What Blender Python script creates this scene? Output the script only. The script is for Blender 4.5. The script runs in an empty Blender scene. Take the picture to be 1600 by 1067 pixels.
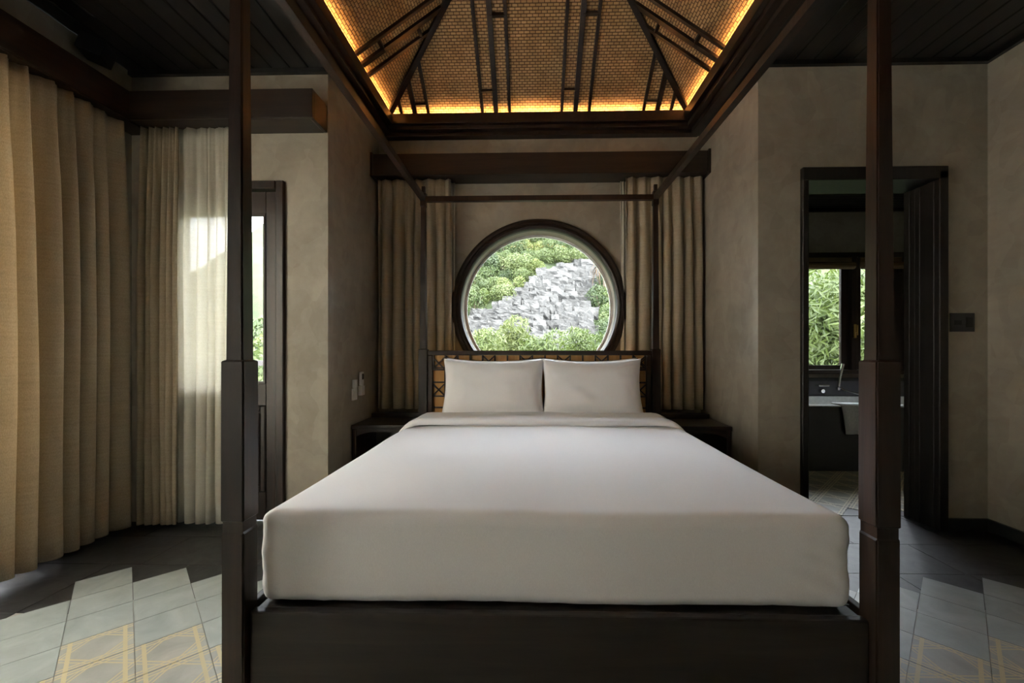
import bpy, bmesh, math, random
from mathutils import Vector, Matrix, noise
R = math.radians
random.seed(7)
sc = bpy.context.scene
C = sc.collection

# ------------------------------------------------------------------ camera
cam_d = bpy.data.cameras.new('camera'); cam = bpy.data.objects.new('camera', cam_d); C.objects.link(cam)
cam_d.sensor_width = 36; cam_d.lens = 650 / 1600 * 36
cam.location = (0, 0, 1.15); cam.rotation_euler = (R(90), 0, math.atan(.0235))
cam_d.shift_x = -(817 - 800) / 1600; cam_d.shift_y = (548 - 533.5) / 1600
cam_d.clip_start = .02; cam_d.clip_end = 500
sc.camera = cam

# ------------------------------------------------------------------ world, sun, light, exposure
w = bpy.data.worlds.new('world'); sc.world = w; w.use_nodes = True
bgn = w.node_tree.nodes['Background']
bgn.inputs[0].default_value = (.86, .93, 1, 1); bgn.inputs[1].default_value = 6.5
sd = bpy.data.lights.new('sun_offscreen', 'SUN'); sd.energy = 2.5; sd.angle = R(12); sd.color = (1, .95, .84)
so = bpy.data.objects.new('sun_offscreen', sd); C.objects.link(so)
so.rotation_euler = Vector((-.42, .62, -.72)).to_track_quat('-Z', 'Y').to_euler()
def area(name, loc, aim, sx, sy, power, col):
    d = bpy.data.lights.new(name, 'AREA'); d.shape = 'RECTANGLE'; d.size = sx; d.size_y = sy; d.energy = power; d.color = col
    o = bpy.data.objects.new(name, d); C.objects.link(o); o.location = loc
    o.rotation_euler = Vector(aim).to_track_quat('-Z', 'Z').to_euler(); return o
DAY = (.97, .98, 1)
area('window_left_offscreen', (-2.98, 1.22, 1.45), (1, 0, 0), 1.75, 2.2, 150, DAY)      # daylight entering the tall side window
sc.view_settings.view_transform = 'Standard'; sc.view_settings.look = 'None'
sc.view_settings.gamma = 1; sc.view_settings.use_curve_mapping = False
sc.view_settings.exposure = 1.38

# ------------------------------------------------------------------ materials
def nt(name):
    m = bpy.data.materials.new(name); m.use_nodes = True
    t = m.node_tree; return m, t, t.nodes['Principled BSDF'], t.nodes, t.links
def coords(n, l, scale=(1, 1, 1), kind='Object', rot=(0, 0, 0)):
    tc = n.new('ShaderNodeTexCoord'); mp = n.new('ShaderNodeMapping')
    mp.inputs['Scale'].default_value = scale; mp.inputs['Rotation'].default_value = rot
    l.new(tc.outputs[kind], mp.inputs['Vector']); return mp.outputs[0]
def ramp(n, l, fac, stops):
    r = n.new('ShaderNodeValToRGB'); e = r.color_ramp.elements
    while len(e) < len(stops): e.new(.5)
    for k, (p, c) in enumerate(stops): e[k].position = p; e[k].color = (*c, 1)
    l.new(fac, r.inputs[0]); return r.outputs[0]
def noise_n(n, l, vec, scale, detail=4, rough=.55, dist=0):
    t = n.new('ShaderNodeTexNoise'); t.inputs['Scale'].default_value = scale; t.inputs['Detail'].default_value = detail
    t.inputs['Roughness'].default_value = rough; t.inputs['Distortion'].default_value = dist
    l.new(vec, t.inputs['Vector']); return t.outputs['Fac']
def bump(n, l, b, h, strength, dist=.01):
    k = n.new('ShaderNodeBump'); k.inputs['Strength'].default_value = strength; k.inputs['Distance'].default_value = dist
    l.new(h, k.inputs['Height']); l.new(k.outputs[0], b.inputs['Normal'])
def mixc(n, l, fac, a, b_, mode='MIX'):
    m = n.new('ShaderNodeMix'); m.data_type = 'RGBA'; m.blend_type = mode
    if isinstance(fac, float): m.inputs['Factor'].default_value = fac
    else: l.new(fac, m.inputs['Factor'])
    for s, v in ((6, a), (7, b_)):
        if isinstance(v, tuple): m.inputs[s].default_value = (*v, 1)
        else: l.new(v, m.inputs[s])
    return m.outputs[2]
def simple(name, col, rough=.5, metal=0):
    m, t, b, n, l = nt(name)
    b.inputs['Roughness'].default_value = rough; b.inputs['Metallic'].default_value = metal
    v = coords(n, l); f = noise_n(n, l, v, 30, 3)
    l.new(ramp(n, l, f, [(.3, tuple(c * .9 for c in col)), (.7, tuple(min(1, c * 1.08) for c in col))]), b.inputs['Base Color'])
    return m
def wood(name, dark, light, rough=.35, sc_=(14, 14, 1.2), axis=2):
    m, t, b, n, l = nt(name)
    s = [14, 14, 14]; s[axis] = 1.1
    v = coords(n, l, tuple(s)); f = noise_n(n, l, v, 1.6, 6, .65, .6)
    l.new(ramp(n, l, f, [(.32, dark), (.72, light)]), b.inputs['Base Color'])
    f2 = noise_n(n, l, v, 5, 4)
    b.inputs['Roughness'].default_value = rough
    bump(n, l, b, f2, .12, .004); return m
def plaster(name, a, b_, rough=.55):
    m, t, b, n, l = nt(name)
    v = coords(n, l)
    wv = n.new('ShaderNodeTexNoise'); wv.inputs['Scale'].default_value = 2.2; l.new(v, wv.inputs['Vector'])
    ad = n.new('ShaderNodeVectorMath'); ad.operation = 'MULTIPLY_ADD'; ad.inputs[1].default_value = (.28, .28, .28)
    l.new(wv.outputs['Color'], ad.inputs[0]); l.new(v, ad.inputs[2])
    mp = n.new('ShaderNodeMapping'); mp.inputs['Rotation'].default_value = (R(38), R(40), R(20)); mp.inputs['Scale'].default_value = (1, 1.9, 1)
    l.new(ad.outputs[0], mp.inputs[0])
    vo = n.new('ShaderNodeTexVoronoi'); vo.inputs['Scale'].default_value = 8; l.new(mp.outputs[0], vo.inputs['Vector'])
    sep = n.new('ShaderNodeSeparateColor'); l.new(vo.outputs['Color'], sep.inputs[0])
    big = noise_n(n, l, v, 1.3, 5, .6)
    mx = n.new('ShaderNodeMath'); mx.operation = 'MULTIPLY_ADD'; mx.inputs[1].default_value = .13
    l.new(sep.outputs[0], mx.inputs[0]); l.new(big, mx.inputs[2])
    mps = n.new('ShaderNodeMapping'); mps.inputs['Rotation'].default_value = (R(35), R(42), R(35)); mps.inputs['Scale'].default_value = (16, 3.2, 16); l.new(ad.outputs[0], mps.inputs[0])
    st = noise_n(n, l, mps.outputs[0], 1, 4, .6); m2 = n.new('ShaderNodeMath'); m2.operation = 'MULTIPLY_ADD'; m2.inputs[1].default_value = .30; l.new(st, m2.inputs[0]); l.new(mx.outputs[0], m2.inputs[2]); mx = m2
    l.new(ramp(n, l, mx.outputs[0], [(.50, a), (.92, b_)]), b.inputs['Base Color'])
    b.inputs['Roughness'].default_value = rough
    fine = noise_n(n, l, v, 40, 3)
    ma = n.new('ShaderNodeMath'); ma.operation = 'MULTIPLY_ADD'; ma.inputs[1].default_value = .5
    l.new(sep.outputs[1], ma.inputs[0]); l.new(fine, ma.inputs[2])
    bump(n, l, b, ma.outputs[0], .15, .006); return m
def cloth(name, a, b_, trans=.0, transp=0., weave=450, slub=.45):
    m, t, b, n, l = nt(name)
    v = coords(n, l, (weave, weave, weave * .25)); f = noise_n(n, l, v, 1, 2)
    v2 = coords(n, l, (6, 6, 90)); f2 = noise_n(n, l, v2, 1, 3)
    mm = n.new('ShaderNodeMath'); mm.operation = 'MULTIPLY_ADD'; mm.inputs[1].default_value = slub; l.new(f2, mm.inputs[0]); l.new(f, mm.inputs[2])
    col = ramp(n, l, mm.outputs[0], [(.35 + slub * .35, a), (.65 + slub * .6, b_)])
    l.new(col, b.inputs['Base Color']); b.inputs['Roughness'].default_value = .9
    if 'Sheen Weight' in b.inputs: b.inputs['Sheen Weight'].default_value = .1
    out = t.nodes['Material Output']; cur = b.outputs[0]
    if trans:
        tr = n.new('ShaderNodeBsdfTranslucent'); l.new(col, tr.inputs[0])
        ms = n.new('ShaderNodeMixShader'); ms.inputs[0].default_value = trans
        l.new(cur, ms.inputs[1]); l.new(tr.outputs[0], ms.inputs[2]); cur = ms.outputs[0]
    if transp:
        tp = n.new('ShaderNodeBsdfTransparent')
        ms = n.new('ShaderNodeMixShader'); ms.inputs[0].default_value = transp
        l.new(cur, ms.inputs[1]); l.new(tp.outputs[0], ms.inputs[2]); cur = ms.outputs[0]
    l.new(cur, out.inputs[0]); return m
def glass(name):
    m, t, b, n, l = nt(name)
    tp = n.new('ShaderNodeBsdfTransparent'); gl = n.new('ShaderNodeBsdfGlossy'); gl.inputs['Roughness'].default_value = .02
    fr = n.new('ShaderNodeFresnel'); fr.inputs[0].default_value = 1.25
    ms = n.new('ShaderNodeMixShader'); l.new(fr.outputs[0], ms.inputs[0]); l.new(tp.outputs[0], ms.inputs[1]); l.new(gl.outputs[0], ms.inputs[2])
    l.new(ms.outputs[0], t.nodes['Material Output'].inputs[0]); n.remove(b); return m

WOODV = wood('dark_red_wood', (.011, .007, .005), (.040, .018, .012), .34, axis=2)
DOORW = wood('black_brown_wood', (.007, .0055, .005), (.022, .014, .010), .5, axis=2)
WOODX = wood('dark_wood_x', (.010, .007, .006), (.036, .020, .013), .38, axis=0)
WOODY = wood('dark_wood_y', (.010, .007, .006), (.04, .02, .013), .38, axis=1)
CEILW = wood('ceiling_wood', (.006, .006, .006), (.022, .017, .013), .33, axis=1)
PLAST = plaster('troweled_plaster', (.265, .23, .18), (.41, .365, .295))
PLAST2 = plaster('troweled_plaster_pale', (.36, .33, .28), (.48, .45, .39))
SLATE = None
def slate_mat():
    m, t, b, n, l = nt('dark_slate')
    v = coords(n, l, (1, 1, 1), 'Object'); oi = n.new('ShaderNodeObjectInfo')
    ad = n.new('ShaderNodeVectorMath'); ad.operation = 'ADD'; l.new(v, ad.inputs[0])
    mu = n.new('ShaderNodeVectorMath'); mu.operation = 'SCALE'; mu.inputs['Scale'].default_value = 9
    l.new(oi.outputs['Location'], mu.inputs[0]); l.new(mu.outputs[0], ad.inputs[1])
    f = noise_n(n, l, ad.outputs[0], 7, 8, .7, 1.2)
    l.new(ramp(n, l, f, [(.3, (.016, .016, .018)), (.75, (.07, .068, .068))]), b.inputs['Base Color'])
    b.inputs['Roughness'].default_value = .42; bump(n, l, b, f, .2, .004); return m
SLATE = slate_mat()
def tile_mat(name, base, patterned):
    m, t, b, n, l = nt(name)
    tc = n.new('ShaderNodeTexCoord'); oi = n.new('ShaderNodeObjectInfo')
    mu = n.new('ShaderNodeVectorMath'); mu.operation = 'SCALE'; mu.inputs['Scale'].default_value = 5
    l.new(oi.outputs['Location'], mu.inputs[0])
    ad = n.new('ShaderNodeVectorMath'); ad.operation = 'ADD'; l.new(tc.outputs['Object'], ad.inputs[0]); l.new(mu.outputs[0], ad.inputs[1])
    f = noise_n(n, l, ad.outputs[0], 6, 5, .6, 1)
    col = ramp(n, l, f, [(.3, tuple(c * .82 for c in base)), (.7, tuple(c * 1.1 for c in base))])
    if patterned:
        sp = n.new('ShaderNodeSeparateXYZ'); l.new(tc.outputs['Object'], sp.inputs[0])
        def M(op, a, b2=None, c=None):
            k = n.new('ShaderNodeMath'); k.operation = op
            for i, q in enumerate((a, b2, c)):
                if q is None: continue
                if isinstance(q, (int, float)): k.inputs[i].default_value = q
                else: l.new(q, k.inputs[i])
            return k.outputs[0]
        X, Y = sp.outputs[0], sp.outputs[1]
        S = M('ADD', X, Y); D = M('SUBTRACT', X, Y)
        h = .104
        def line(val, pos, wd): return M('LESS_THAN', M('ABSOLUTE', M('SUBTRACT', M('ABSOLUTE', val), pos)), wd)
        L = line(X, .078, .0065)
        for q in (line(Y, .078, .0035), line(Y, .094, .003), line(S, .098, .004), line(D, .098, .004), line(S, .118, .003), line(D, .118, .003)):
            L = M('MAXIMUM', L, q)
        col = mixc(n, l, L, col, (.60, .52, .32))
    l.new(col, b.inputs['Base Color']); b.inputs['Roughness'].default_value = .38
    return m
TPLAIN = tile_mat('pale_cement_tile', (.40, .44, .43), False)
TPAT = tile_mat('cane_pattern_tile', (.42, .42, .39), True)
TBATH = tile_mat('bath_cane_tile', (.26, .24, .17), True)
def rattan_mat():
    m, t, b, n, l = nt('rattan_weave')
    uv = n.new('ShaderNodeUVMap'); br = n.new('ShaderNodeTexBrick')
    br.inputs['Scale'].default_value = 1; br.inputs['Brick Width'].default_value = .042; br.inputs['Row Height'].default_value = .02
    br.inputs['Mortar Size'].default_value = .0035; br.inputs['Mortar Smooth'].default_value = .6; br.offset = .5
    br.inputs['Color1'].default_value = (.62, .41, .20, 1); br.inputs['Color2'].default_value = (.46, .29, .13, 1); br.inputs['Mortar'].default_value = (.10, .05, .02, 1)
    l.new(uv.outputs[0], br.inputs['Vector'])
    f = noise_n(n, l, coords(n, l, (3, 3, 3)), 2, 4)
    col = mixc(n, l, 1.0, br.outputs['Color'], ramp(n, l, f, [(.3, (.7, .68, .64)), (.7, (1, 1, 1))]), 'MULTIPLY')
    l.new(col, b.inputs['Base Color']); b.inputs['Roughness'].default_value = .6
    inv = n.new('ShaderNodeMath'); inv.operation = 'SUBTRACT'; inv.inputs[0].default_value = 1; l.new(br.outputs['Fac'], inv.inputs[1])
    bump(n, l, b, inv.outputs[0], .7, .006); return m
RATTAN = rattan_mat()
LINEN = cloth('white_linen', (.84, .84, .86), (.90, .90, .92), weave=700, slub=.0)
DRAPE = cloth('beige_drape', (.42, .345, .235), (.57, .485, .35), .22)
SHEER = cloth('sheer_voile', (.74, .70, .60), (.86, .83, .74), .45, .17)
GLASS = glass('clear_pane')
WHITEP = simple('white_plastic', (.72, .72, .70), .35)
GREYP = simple('charcoal_plastic', (.045, .045, .045), .3)
BLACKP = simple('black_plastic', (.008, .008, .009), .4)
STONE = simple('black_stone', (.018, .020, .019), .45)
GRANITE = simple('grey_granite', (.07, .068, .075), .4)
ENAMEL = simple('white_enamel', (.75, .76, .74), .2)
CHROME = simple('chrome', (.7, .7, .7), .12, 1)
BRASS = simple('brass', (.65, .42, .13), .3, 1)
CANE = wood('amber_cane', (.42, .20, .05), (.62, .33, .10), .5, axis=2)
BAMBOO = wood('bamboo_blind', (.10, .06, .025), (.30, .19, .08), .6, axis=0)
PALEB = simple('pale_board_paint', (.50, .49, .46), .4)
LEDM, _t, _b, _n, _l = nt('warm_led')
_b.inputs['Emission Color'].default_value = (1, .50, .17, 1); _b.inputs['Emission Strength'].default_value = 120
def leaf_mat(name, a, b_, c):
    m, t, b, n, l = nt(name)
    oi = n.new('ShaderNodeObjectInfo'); v = coords(n, l, (1, 1, 1)); f = noise_n(n, l, v, 2.5, 5, .7)
    mm = n.new('ShaderNodeMath'); mm.operation = 'MULTIPLY_ADD'; mm.inputs[1].default_value = .3; l.new(oi.outputs['Random'], mm.inputs[0]); l.new(f, mm.inputs[2])
    col = ramp(n, l, mm.outputs[0], [(.4, a), (.65, b_), (.9, c)])
    l.new(col, b.inputs['Base Color']); b.inputs['Roughness'].default_value = .5
    tr = n.new('ShaderNodeBsdfTranslucent'); l.new(col, tr.inputs[0]); ms = n.new('ShaderNodeMixShader'); ms.inputs[0].default_value = .35
    l.new(b.outputs[0], ms.inputs[1]); l.new(tr.outputs[0], ms.inputs[2]); l.new(ms.outputs[0], t.nodes['Material Output'].inputs[0]); return m
LEAFS = [leaf_mat('deep_green_leaves', (0.028, 0.048, 0.016), (0.060, 0.088, 0.028), (0.096, 0.120, 0.040)), leaf_mat('mid_green_leaves', (0.040, 0.068, 0.020), (0.088, 0.120, 0.036), (0.136, 0.160, 0.056)), leaf_mat('yellow_green_leaves', (0.064, 0.096, 0.020), (0.128, 0.160, 0.040), (0.184, 0.200, 0.064))]
LEAF2 = leaf_mat('bright_leaves', (0.038, 0.062, 0.011), (0.080, 0.108, 0.023), (0.120, 0.138, 0.042))
BARK = simple('bark', (.10, .075, .05), .8)
def rock_mat():
    m, t, b, n, l = nt('limestone')
    oi = n.new('ShaderNodeObjectInfo'); v = coords(n, l, (1.5, 1.5, 4)); f = noise_n(n, l, v, 2, 8, .7, .8)
    mm = n.new('ShaderNodeMath'); mm.operation = 'MULTIPLY_ADD'; mm.inputs[1].default_value = .22; l.new(oi.outputs['Random'], mm.inputs[0]); l.new(f, mm.inputs[2])
    l.new(ramp(n, l, mm.outputs[0], [(.35, (.028, .027, .025)), (.8, (.105, .102, .096))]), b.inputs['Base Color'])
    b.inputs['Roughness'].default_value = .9; bump(n, l, b, f, .8, .08); return m
ROCK = rock_mat()
def hill_mat():
    m, t, b, n, l = nt('hill_ground')
    f = noise_n(n, l, coords(n, l, (1, 1, 1)), 1.2, 8, .7)
    l.new(ramp(n, l, f, [(.35, (0.021, 0.033, 0.011)), (.6, (0.048, 0.063, 0.024)), (.8, (0.078, 0.078, 0.054))]), b.inputs['Base Color']); b.inputs['Roughness'].default_value = .95; return m
HILL = hill_mat()

# ------------------------------------------------------------------ helpers
def setp(o, label=None, cat=None, group=None, kind=None):
    if label: o['label'] = label
    if cat: o['category'] = cat
    if group: o['group'] = group
    if kind: o['kind'] = kind
    return o
def link(name, me, mat, parent=None, loc=None, smooth=False):
    if mat and not me.materials: me.materials.append(mat)
    if smooth:
        for p in me.polygons: p.use_smooth = True
    o = bpy.data.objects.new(name, me); C.objects.link(o)
    if loc: o.location = loc
    if parent: o.parent = parent
    return o
def empty(name, loc=(0, 0, 0), rz=0):
    o = bpy.data.objects.new(name, None); C.objects.link(o); o.location = loc; o.rotation_euler = (0, 0, rz); o.empty_display_size = .1; return o
def addbox(bm, x0, x1, y0, y1, z0, z1):
    v = [bm.verts.new(p) for p in ((x0, y0, z0), (x1, y0, z0), (x1, y1, z0), (x0, y1, z0), (x0, y0, z1), (x1, y0, z1), (x1, y1, z1), (x0, y1, z1))]
    for f in ((3, 2, 1, 0), (4, 5, 6, 7), (0, 1, 5, 4), (1, 2, 6, 5), (2, 3, 7, 6), (3, 0, 4, 7)): bm.faces.new([v[i] for i in f])
def tomesh(bm, name='m'):
    bmesh.ops.recalc_face_normals(bm, faces=bm.faces)
    me = bpy.data.meshes.new(name); bm.to_mesh(me); bm.free(); return me
def box(name, b, mat, parent=None, bev=0, origin=None):
    """one box; b = x0,x1,y0,y1,z0,z1 in world; origin at its base centre"""
    x0, x1, y0, y1, z0, z1 = b
    c = ((x0 + x1) / 2, (y0 + y1) / 2, z0)
    bm = bmesh.new(); addbox(bm, x0 - c[0], x1 - c[0], y0 - c[1], y1 - c[1], 0, z1 - z0)
    if bev: bmesh.ops.bevel(bm, geom=bm.edges[:], offset=bev, segments=2, affect='EDGES', profile=.6)
    o = link(name, tomesh(bm, name), mat, parent)
    o.location = c if not parent else Vector(c) - WL(parent)
    return o
def WL(o):
    v = Vector(o.location)
    while o.parent: o = o.parent; v = v + Vector(o.location)
    return v
def boxes(name, bs, mat, parent=None, bev=0):
    bm = bmesh.new()
    for b in bs: addbox(bm, *b)
    if bev: bmesh.ops.bevel(bm, geom=bm.edges[:], offset=bev, segments=1, affect='EDGES')
    o = link(name, tomesh(bm, name), mat, parent)
    if parent: o.location = -WL(parent)
    return o
def tube(bm, pts, r, seg=8):
    rings = []
    for i, p in enumerate(pts):
        p = Vector(p); d = (Vector(pts[min(i + 1, len(pts) - 1)]) - Vector(pts[max(i - 1, 0)])).normalized()
        a = d.cross(Vector((0, 0, 1)) if abs(d.z) < .9 else Vector((1, 0, 0))).normalized(); b = d.cross(a)
        rr = r[i] if isinstance(r, (list, tuple)) else r
        rings.append([bm.verts.new(p + (a * math.cos(t) + b * math.sin(t)) * rr) for t in (k * 2 * math.pi / seg for k in range(seg))])
    for q in range(len(rings) - 1):
        for k in range(seg): bm.faces.new((rings[q][k], rings[q][(k + 1) % seg], rings[q + 1][(k + 1) % seg], rings[q + 1][k]))
    bm.faces.new(rings[0]); bm.faces.new(rings[-1])
def bar(name, p, q, wd, ht, mat, parent, up=(0, 0, 1)):
    """square bar from p to q (world)"""
    p = Vector(p); q = Vector(q); d = (q - p).normalized(); u = Vector(up)
    s = d.cross(u).normalized(); u = s.cross(d).normalized()
    bm = bmesh.new(); vs = []
    for e in (p, q):
        vs.append([bm.verts.new(e - p + s * a * wd / 2 + u * b * ht / 2) for a, b in ((-1, -1), (1, -1), (1, 1), (-1, 1))])
    for k in range(4): bm.faces.new((vs[0][k], vs[0][(k + 1) % 4], vs[1][(k + 1) % 4], vs[1][k]))
    bm.faces.new(vs[0]); bm.faces.new(vs[1])
    o = link(name, tomesh(bm, name), mat, parent); o.location = p - (WL(parent) if parent else Vector()); return o
def softbox(hx, hy, hz, r, n=24, fn=None):
    bm = bmesh.new(); bmesh.ops.create_cube(bm, size=2)
    bmesh.ops.subdivide_edges(bm, edges=bm.edges[:], cuts=n, use_grid_fill=True)
    for v in bm.verts:
        # concentrate loops at the rims
        q = Vector((v.co.x * hx, v.co.y * hy, v.co.z * hz))
        def warp(t, hh): 
            s = abs(t) / hh; s = 1 - max(0, 1 - s) ** 1.6; return math.copysign(s * hh, t)
        q = Vector((warp(q.x, hx), warp(q.y, hy), warp(q.z, hz)))
        inner = Vector((max(-hx + r, min(hx - r, q.x)), max(-hy + r, min(hy - r, q.y)), max(-hz + r, min(hz - r, q.z))))
        d = q - inner
        if d.length > 1e-6: q = inner + d.normalized() * r
        v.co = fn(q) if fn else q
    return tomesh(bm)

# ------------------------------------------------------------------ THE SETTING
YW, XL, XR, ZC = 2.74, -2.70, 2.92, 3.02          # door wall plane, left wall, right wall, ceiling
AL, AR, YB = -1.363, 1.465, 3.66                   # alcove sides and back wall
REAR = -3.2
S = 'structure'
floor = box('floor', (XL - .2, 5.2, REAR - .2, 5.3, -.2, -.004), simple('pale_grout', (.45, .43, .40), .8)); setp(floor, 'dark stone floor with an inlaid carpet of pale patterned tiles', 'floor', kind=S)
# slate slabs
sl = {}
def slab(x0, x1, y0, y1):
    key = (round(x1 - x0, 3), round(y1 - y0, 3))
    if key not in sl:
        bm = bmesh.new(); a, b = (x1 - x0) / 2 - .002, (y1 - y0) / 2 - .002; addbox(bm, -a, a, -b, b, -.01, 0); sl[key] = tomesh(bm, 'slab'); sl[key].materials.append(SLATE)
    o = bpy.data.objects.new('slate_slab', sl[key]); C.objects.link(o); o.parent = floor
    o.location = Vector(((x0 + x1) / 2, (y0 + y1) / 2, -.002)) - Vector(floor.location)
for r_, (y0, y1) in enumerate(((2.53, 2.95), (2.195, 2.53))):
    x = XL + (-.03 if r_ else -.34)
    while x < XR:
        a, b = max(x, XL), min(x + .62, XR)
        if b - a > .03: slab(a, b, y0, y1)
        x += .62
for k in range(7):
    y1 = 2.195 - k * .42; slab(XL, -2.27, y1 - .42, y1); slab(-2.27, -1.85, y1 - .42, y1) if k == 0 else None
for k in range(6): slab(-1.85 + .62 * k, -1.23 + .62 * k, 1.90, 2.195)
slab(1.87, 2.245, 1.90, 2.195); slab(2.245, XR, 1.90, 2.195)
# diagonal tile carpet
P = .294
tb = bmesh.new(); a = P / math.sqrt(2) / 2 - .0012; addbox(tb, -a, a, -a, a, -.012, 0); tme = tomesh(tb, 'tile'); tme.materials.append(TPLAIN)
tme2 = tme.copy(); tme2.materials.clear(); tme2.materials.append(TPAT)
X0, Y0 = -2.131, 2.165
rest = bmesh.new(); cnt = 0
for n_ in range(1, 34):
    cy = Y0 - P / 2 * n_
    for k in range(-1, 18):
        cx = X0 + P * k + (P / 2 if n_ % 2 == 0 else 0)
        if cx < X0 - .05 or cx > 2.80: continue
        edge = min(n_, round((cx - X0) / (P / 2)) + 1)
        pat = edge > 3
        if cy > -.1 and not (-.62 < cx < .74 and cy > 1.35):
            o = bpy.data.objects.new('cane_pattern_tile' if pat else 'plain_tile', tme2 if pat else tme); C.objects.link(o); o.parent = floor
            o.rotation_euler = (0, 0, R(45 if cx < .06 else -45)); o.location = Vector((cx, cy, 0)) - Vector(floor.location); cnt += 1
        else:
            q = P / 2 - .002
            vs = [rest.verts.new((cx + dx, cy + dy, -.0005)) for dx, dy in ((q, 0), (0, q), (-q, 0), (0, -q))]
            us = [rest.verts.new((cx + dx, cy + dy, -.0115)) for dx, dy in ((q, 0), (0, q), (-q, 0), (0, -q))]
            rest.faces.new(vs)
            for i in range(4): rest.faces.new((vs[i], us[i], us[(i + 1) % 4], vs[(i + 1) % 4]))
print('tiles', cnt)
o = link('far_tiles', tomesh(rest), TPLAIN, floor); o.location = -Vector(floor.location); o['kind'] = 'stuff'

def wall(name, bs, label, mat=PLAST):
    o = boxes(name, bs, mat); setp(o, label, 'wall', kind=S); return o
wall('wall_left', [(XL - .2, XL, 2.15, YW, -.01, ZC), (XL - .2, XL, .3, 2.15, 2.55, ZC), (XL - .2, XL, -1.35, .3, -.01, ZC), (XL - .2, XL, -3.05, -1.35, 2.55, ZC), (XL - .2, XL, REAR, -3.05, -.01, ZC)], 'plastered side wall behind the long beige curtains')
wall('wall_rear', [(XL - .2, XR + .2, REAR - .2, REAR, -.01, ZC)], 'plain plastered wall facing the foot of the bed')
wall('wall_right', [(XR, XR + .2, REAR, YW, -.01, ZC)], 'plastered wall beside the bathroom doorway')
DL0, DL1 = -2.50, -1.65                            # glass door
wall('wall_back_left', [(XL - .2, DL0, YW, YW + .2, -.01, ZC), (DL0, DL1, YW, YW + .2, 2.28, ZC), (DL1, AL, YW, YW + .2, -.01, ZC)], 'plastered wall around the glazed balcony door')
DR0, DR1, DRZ = 1.765, 2.62, 2.30                  # bathroom doorway
wall('wall_back_right', [(AR, DR0, YW, YW + .2, -.01, ZC), (DR0, DR1, YW, YW + .2, DRZ, ZC), (DR1, XR + .2, YW, YW + .2, -.01, ZC)], 'plastered wall around the bathroom doorway')
wall('wall_alcove_left', [(AL - .2, AL, YW + .2, YB, -.01, ZC)], 'alcove side wall carrying the white remote control', PLAST)
wall('wall_alcove_right', [(AR, AR + .2, YW + .2, YB, -.01, ZC)], 'alcove side wall next to the bathroom partition', PLAST)
# alcove back wall with a round hole
def round_wall():
    cx, cz, r = .052, 1.535, .70; N = 96
    x0, x1, z0, z1 = AL - .2, AR + .2, -.01, ZC
    bm = bmesh.new()
    def outer(t):
        dx, dz = math.cos(t), math.sin(t)
        k = min((x1 - cx) / dx if dx > 1e-9 else (x0 - cx) / dx if dx < -1e-9 else 1e9, (z1 - cz) / dz if dz > 1e-9 else (z0 - cz) / dz if dz < -1e-9 else 1e9)
        return cx + dx * k, cz + dz * k
    angs = sorted([2 * math.pi * k / N for k in range(N)] + [math.atan2(z - cz, x - cx) % (2 * math.pi) for x in (x0, x1) for z in (z0, z1)])
    rings = []
    for y in (YB, YB + .22):
        rings.append([(bm.verts.new((cx + r * math.cos(t), y, cz + r * math.sin(t))), bm.verts.new((outer(t)[0], y, outer(t)[1]))) for t in angs])
    n = len(angs)
    for i in range(n):
        j = (i + 1) % n
        for rg in rings: bm.faces.new((rg[i][0], rg[i][1], rg[j][1], rg[j][0]))
        bm.faces.new((rings[0][i][0], rings[0][j][0], rings[1][j][0], rings[1][i][0]))
        bm.faces.new((rings[0][i][1], rings[0][j][1], rings[1][j][1], rings[1][i][1]))
    o = link('wall_alcove_back', tomesh(bm), PLAST); setp(o, 'alcove wall behind the bed with the round window opening', 'wall', kind=S)
    # window
    def ring(name, prof, mat, par):
        bm = bmesh.new(); M = 128; rr = [[bm.verts.new(((a) * math.cos(2 * math.pi * k / M), y, a * math.sin(2 * math.pi * k / M))) for a, y in prof] for k in range(M)]
        for k in range(M):
            for i in range(len(prof)):
                j = (i + 1) % len(prof); bm.faces.new((rr[k][i], rr[k][j], rr[(k + 1) % M][j], rr[(k + 1) % M][i]))
        return link(name, tomesh(bm), mat, par, smooth=False)
    e = empty('window_1', (cx, YB, cz)); setp(e, 'large round window in a dark moulded wooden ring', 'window', kind=S)
    ring('outer_ring', [(.765, -.001), (.765, -.03), (.745, -.045), (.725, -.045), (.718, -.03), (.718, -.001)], WOODX, e)
    ring('inner_ring', [(.717, -.001), (.717, -.034), (.70, -.04), (.683, -.03), (.676, -.012), (.676, .03), (.70, .03), (.70, -.001)], WOODX, e)
    ring('reveal', [(.699, .031), (.679, .031), (.675, .19), (.699, .19)], PLAST, e)
    ring('glazing_bead', [(.674, .15), (.655, .152), (.655, .175), (.674, .178)], WHITEP, e)
    bm = bmesh.new(); bmesh.ops.create_circle(bm, cap_ends=True, radius=.66, segments=96)
    g = bmesh.ops.extrude_face_region(bm, geom=bm.faces[:]); bmesh.ops.translate(bm, vec=(0, 0, .006), verts=[v for v in g['geom'] if isinstance(v, bmesh.types.BMVert)])
    p = link('pane', tomesh(bm), GLASS, e); p.rotation_euler = (R(90), 0, 0); p.location = (0, .168, 0)
round_wall()
# baseboards
setp(boxes('baseboard_right', [(XR - .018, XR - .001, REAR, YW - .02, 0, .075)], STONE), 'black stone skirting along the right wall', 'baseboard', kind=S)
setp(boxes('baseboard_back', [(DR1 + .02, XR - .001, YW - .018, YW - .001, 0, .075), (AR + .01, DR0 - .02, YW - .018, YW - .001, 0, .075)], STONE), 'black stone skirting beside the bathroom doorway', 'baseboard', kind=S)

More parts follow.
